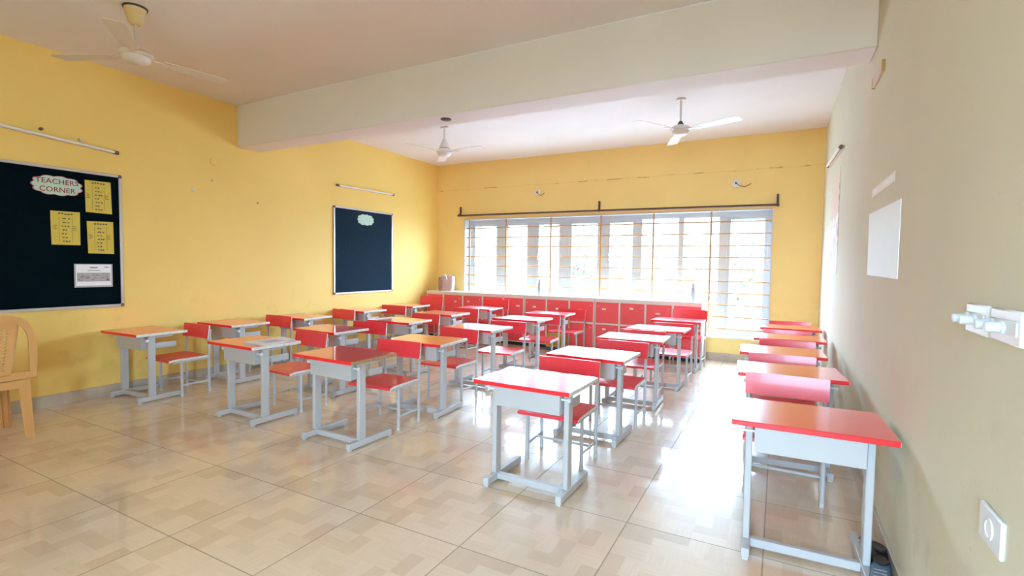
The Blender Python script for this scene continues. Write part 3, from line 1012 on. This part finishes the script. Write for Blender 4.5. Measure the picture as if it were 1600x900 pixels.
# shoes between the front desk and the cream wall
def shoe(label, loc, rz, m1, m2):
    t = thing('shoe', label, 'shoe', loc, rz, 'pair of shoes beside the cream wall')
    secs = [(-.115, .030, .060, .030), (-.09, .036, .074, .035), (-.04, .036, .078, .036), (0, .037, .066, .036), (.05, .042, .050, .036), (.09, .040, .040, .03), (.118, .026, .030, .022)]
    b = nb(); rings = []
    for (y, hw, h, _) in secs:
        ring = []
        for k in range(12):
            a = 2 * PI * k / 12
            ring.append(b.verts.new((hw * math.cos(a), y, .018 + max(0, h * .5 + h * .5 * math.sin(a)))))
        rings.append(ring)
    for i in range(len(rings) - 1):
        for k in range(12):
            f = b.faces.new((rings[i][k], rings[i][(k + 1) % 12], rings[i + 1][(k + 1) % 12], rings[i + 1][k])); f.smooth = True
    b.faces.new(rings[0]); b.faces.new(rings[-1])
    obj('upper', b, m1, t)
    b = nb()
    out = []
    for (y, hw, h, _) in secs: out.append((hw + .004, y, 0))
    for (y, hw, h, _) in secs[::-1]: out.append((-hw - .004, y, 0))
    prism(b, out, (0, 0, .02)); obj('sole', b, m2, t)
    b = nb(); lathe(b, [(.026, 0), (.03, .004), (.026, .01), (.02, .008)], 16, mtx=Matrix.Translation((0, -.06, .088)) @ Matrix.Diagonal((1, 1.4, 1, 1))); obj('collar', b, 'black', t)
    b = nb()
    for q in range(4): tube(b, [(-.022, .0 + q * .016, .082 - q * .006), (.022, .008 + q * .016, .082 - q * .006)], .003, 6)
    obj('laces', b, 'greyink', t)
shoe('black shoe on the floor behind the front desk leg by the cream wall', (.418, 2.76, 0), .25, 'black', 'dark')
shoe('blue-grey and black shoe on the floor, nearer than the black shoe by the cream wall', (.414, 2.52, 0), 2.95, 'bluegrey', 'dark')

# ------------------------------------------------------------------ ceiling fans
def fan(label, x, y, zh, rad, angs, mat, cup, pitchd=10):
    t = thing('ceiling_fan', label, 'fan', (x, y, zh), 0, 'three ceiling fans')
    H = ZC - zh
    b = nb()
    if cup == 'big':
        lathe(b, [(.030, H - .125), (.046, H - .11), (.068, H - .02), (.072, H)], 24); obj('canopy', b, 'fancup', t)
        b = nb(); lathe(b, [(.076, H - .012), (.078, H - .004), (.078, H)], 24); obj('ceiling_ring', b, 'dark', t)
    elif cup == 'low':
        lathe(b, [(.07, .055), (.055, .10), (.022, .17), (.016, .175)], 24); obj('canopy', b, mat, t)
        b = nb(); box(b, -.06, .06, -.02, .02, H - .02, H, .004); obj('hook_plate', b, mat, t)
    else:
        lathe(b, [(.045, H - .018), (.05, H - .01), (.05, H)], 20); obj('ceiling_plate', b, mat, t)
        b = nb(); lathe(b, [(.038, .052), (.03, .075), (.016, .10)], 18); obj('canopy', b, 'dark', t)
    b = nb(); tube(b, [(0, 0, .05), (0, 0, H)], .0115, 10); obj('down_rod', b, mat, t)
    b = nb(); lathe(b, [(.03, -.058), (.06, -.052), (.085, -.032), (.092, -.006), (.105, -.002), (.108, .014), (.10, .028), (.075, .045), (.04, .058)], 28)
    obj('motor_housing', b, mat, t)
    for a in angs:
        a = math.radians(a)
        R = Matrix.Rotation(a, 4, 'Z') @ Matrix.Rotation(math.radians(pitchd), 4, 'X')
        b = nb()
        prism(b, [(.17, -.048, 0), (.30, -.058, 0), (rad - .03, -.066, 0), (rad, -.05, 0), (rad, .05, 0), (rad - .03, .066, 0), (.30, .058, 0), (.17, .048, 0)], (0, 0, .004))
        for v in b.verts: v.co = R @ v.co
        bl = obj('blade', b, mat, t)
        b = nb(); box(b, .08, .235, -.018, .018, -.005, .0005, .002, 0, R); obj('blade_arm', b, mat, bl)
fan('ivory ceiling fan with yellow cup, near the large noticeboard', -4.22, 1.99, 2.82, .62, (204, 82, 324), 'fan', 'big', -4)
fan('white ceiling fan with cone canopy, beyond the beam near the noticeboard wall', -4.03, 5.56, 2.83, .62, (258, 358, 130), 'fanwhite', 'low', -8)
fan('white ceiling fan on a bare rod, beyond the beam near the cream wall', -1.01, 5.76, 2.83, .66, (238, 340, 108), 'fanwhite', 'none', -8)
b = nb(); lathe(b, [(.035, -.012), (.05, -.006), (.05, 0)], 16); tag(obj('hook_cover', b, 'dark', None, (-2.79, 3.87, 2.681)), 'small dark round hook cover under the white beam', 'cover')

# ------------------------------------------------------------------ moulded plastic chair by the left edge
pc = thing('plastic_chair', 'tan moulded plastic chair facing the large noticeboard', 'chair', (-5.10, 1.335, 0), -PI / 2 + .0)
def arch(u):      # back outline: from right foot of the back up, over and down; local front is -Y
    a = PI * u
    x = .262 * math.copysign(abs(math.cos(a)) ** .55, math.cos(a))
    z = .47 + .455 * abs(math.sin(a)) ** .62
    return x, z
def backy(z, x=0):
    return .205 + (z - .45) * .14 - .03 * (1 - min(1, abs(x) / .27) ** 2) * -1
b = nb()
n = 40
P = []
for i in range(n + 1):
    u = i / n
    x, z = arch(u)
    k = .84 if 0 < i < n else 1
    P.append((x, z))
front, back = [], []
for i, (x, z) in enumerate(P):
    wv = .048
    cx_, cz_ = 0, .62
    # inner edge
    L = math.hypot(x, z - .60)
    xi = x * (1 - wv / max(.1, L)); zi = z - (z - .60) * (wv / max(.1, L))
    front.append((Vector((x, backy(z, x), z)), Vector((xi, backy(zi, xi), zi))))
def strip(bm, prs, th, mat=0):
    r4 = []
    for o_, i_ in prs:
        r4.append([bm.verts.new(o_), bm.verts.new(i_), bm.verts.new(i_ + Vector((0, th, 0))), bm.verts.new(o_ + Vector((0, th, 0)))])
    for i in range(len(r4) - 1):
        for k in range(4):
            f = bm.faces.new((r4[i][k], r4[i][(k + 1) % 4], r4[i + 1][(k + 1) % 4], r4[i + 1][k])); f.smooth = False
    bm.faces.new(r4[0]); bm.faces.new(r4[-1])
strip(b, front, .016)
# lower rail of the back
box(b, -.262, .262, .207, .232, .44, .50, .006)
obj('back_frame', b, 'plastic', pc)
# perforated splat
b = nb()
NX, NZ = 15, 33
def sp(i, j):
    v = j / NZ
    z = .485 + .40 * v
    hw = .112 + .018 * math.sin(PI * v * .5) + .02 * v
    x = -hw + 2 * hw * i / NX
    return Vector((x, backy(z, x) + .003, z))
G = [[b.verts.new(sp(i, j)) for i in range(NX + 1)] for j in range(NZ + 1)]
for j in range(NZ):
    for i in range(NX):
        if i % 2 == 1 and j % 2 == 1 and 1 < j < NZ - 4 and 1 < i < NX - 1:
            continue
        b.faces.new((G[j][i], G[j][i + 1], G[j + 1][i + 1], G[j + 1][i]))
spl = obj('splat', b, 'plastic', pc)
md = spl.modifiers.new('thickness', 'SOLIDIFY'); md.thickness = .010; md.offset = 0
# seat
b = nb()
out = []
for (x, y) in ((-.22, -.22), (.22, -.22), (.235, -.19), (.225, .2), (.2, .225), (-.2, .225), (-.225, .2), (-.235, -.19)):
    out.append((x, y, .415))
prism(b, out, (0, 0, .02))
for s_ in (-1, 1): box(b, s_ * .222 - .008, s_ * .222 + .008, -.19, .2, .365, .42, .003)
box(b, -.2, .2, .205, .222, .375, .42, .003); box(b, -.2, .2, -.21, -.195, .37, .42, .003)
obj('seat', b, 'plastic', pc)
for sx_ in (-1, 1):
    for sy_ in (-1, 1):
        b = nb()
        tx, ty = sx_ * .222, sy_ * .205 + (.012 if sy_ > 0 else 0)
        fx_, fy_ = sx_ * .238, sy_ * .235
        # channel: web with two flanges, tapering to the foot
        def quad(ax, ay, bx, by, cx_, cy_, dx, dy):
            prism(b, [(ax, ay, .455 if sy_ > 0 else .42), (bx, by, .455 if sy_ > 0 else .42), (dx, dy, 0), (cx_, cy_, 0)], (0, 0, 0) if False else (-sx_ * .006, -sy_ * .006, 0))
        hw1, hw2 = .030, .024
        quad(tx - hw1 * sx_ * 2, ty, tx, ty, fx_ - hw2 * 2 * sx_, fy_, fx_, fy_)
        quad(tx, ty, tx, ty - sy_ * .05, fx_, fy_, fx_, fy_ - sy_ * .03)
        prism(b, [(tx - hw1 * sx_ * 2, ty, .42), (tx - hw1 * sx_ * 2, ty - sy_ * .028, .42), (fx_ - hw2 * 2 * sx_, fy_ - sy_ * .02, 0), (fx_ - hw2 * 2 * sx_, fy_, 0)], (sx_ * .006, 0, 0))
        obj('leg', b, 'plastic', pc)

# ------------------------------------------------------------------ outside
b = nb(); box(b, -40, 40, 7.96, 70, -.62, -.55); struct(obj('ground', b, 'paving'))
b = nb(); box(b, -12, 12, -30, -2.14, -.20, -.12); struct(obj('path', b, 'earth'))
def tree(label, x, y, h, r, seed):
    rng = random.Random(seed)
    t = thing('tree', label, 'tree', (x, y, -.55), 0, 'trees outside the window')
    b = nb(); tube(b, [(0, 0, 0), (.1, .05, h * .35), (-.05, 0, h * .6), (.05, .05, h * .9)], [.16, .12, .09, .04], 8)
    for q in range(6):
        a = q * 1.05
        tube(b, [(0, 0, h * (.35 + .06 * q)), (math.cos(a) * r * .7, math.sin(a) * r * .7, h * (.5 + .07 * q))], [.05, .02], 6)
    obj('trunk', b, 'trunk', t)
    b = nb()
    blobs = [(rng.uniform(-.7, .7) * r, rng.uniform(-.7, .7) * r, h * rng.uniform(.35, 1.0), rng.uniform(.35, .6) * r) for _ in range(11)]
    for q in range(2600):
        bx, by, bz, br = rng.choice(blobs)
        d = Vector((rng.gauss(0, 1), rng.gauss(0, 1), rng.gauss(0, 1))).normalized() * br * rng.uniform(.6, 1)
        p = Vector((bx, by, bz)) + d
        a = Vector((rng.uniform(-1, 1), rng.uniform(-1, 1), rng.uniform(-1, 1))).normalized()
        c = a.cross(Vector((rng.uniform(-1, 1), rng.uniform(-1, 1), rng.uniform(-1, 1)))).normalized()
        s_ = rng.uniform(.07, .13)
        vs = [b.verts.new(p + a * s_), b.verts.new(p + c * s_ * .45), b.verts.new(p - a * s_), b.verts.new(p - c * s_ * .45)]
        b.faces.new(vs)
    obj('foliage', b, 'leaf', t)['kind'] = 'stuff'
tree('pale leafy tree outside behind the middle panes of the window', -5.6, 16.5, 3.6, 1.5, 1)
tree('pale leafy tree outside behind the panes nearest the blue sign', -1.9, 19.5, 3.3, 1.5, 2)
tree('low leafy tree outside behind the tall open end pane of the window', -.6, 15.0, 2.3, 1.4, 3)
t = thing('sign_board', 'blue sign on a white panel outside the window', 'sign', (-2.05, 13.5, -.55))
b = nb(); box(b, -.16, .16, -.02, .02, 2.15, 2.5, .004); obj('blue_panel', b, 'signblue', t)
b = nb(); box(b, -.16, .16, -.015, .015, 1.8, 2.13, .004); obj('white_panel', b, 'render', t)
b = nb(); box(b, -.19, -.16, -.02, .02, 0, 2.52); box(b, .16, .19, -.02, .02, 0, 2.52); obj('post', b, 'paintmetal', t)

# pale building across the yard
t = thing('building', 'pale long building across the yard outside the window', 'building', (-13, 34, -.55))
b = nb(); box(b, -26, 26, 0, 8, 0, 5.6); obj('wall', b, 'facade', t)
b = nb(); box(b, -26.6, 26.6, -.6, 8.6, 5.6, 5.95, .02); obj('roof_slab', b, 'facade', t)
for k in range(12):
    x = -24.2 + k * 4.4
    b = nb(); box(b, x - .8, x + .8, -.05, .06, 1.6, 3.6, .01); f = obj('window', b, 'white_frame', t)
    b = nb(); box(b, x - .7, x + .7, -.07, -.052, 1.7, 3.5); obj('pane', b, 'facadeglass', f)
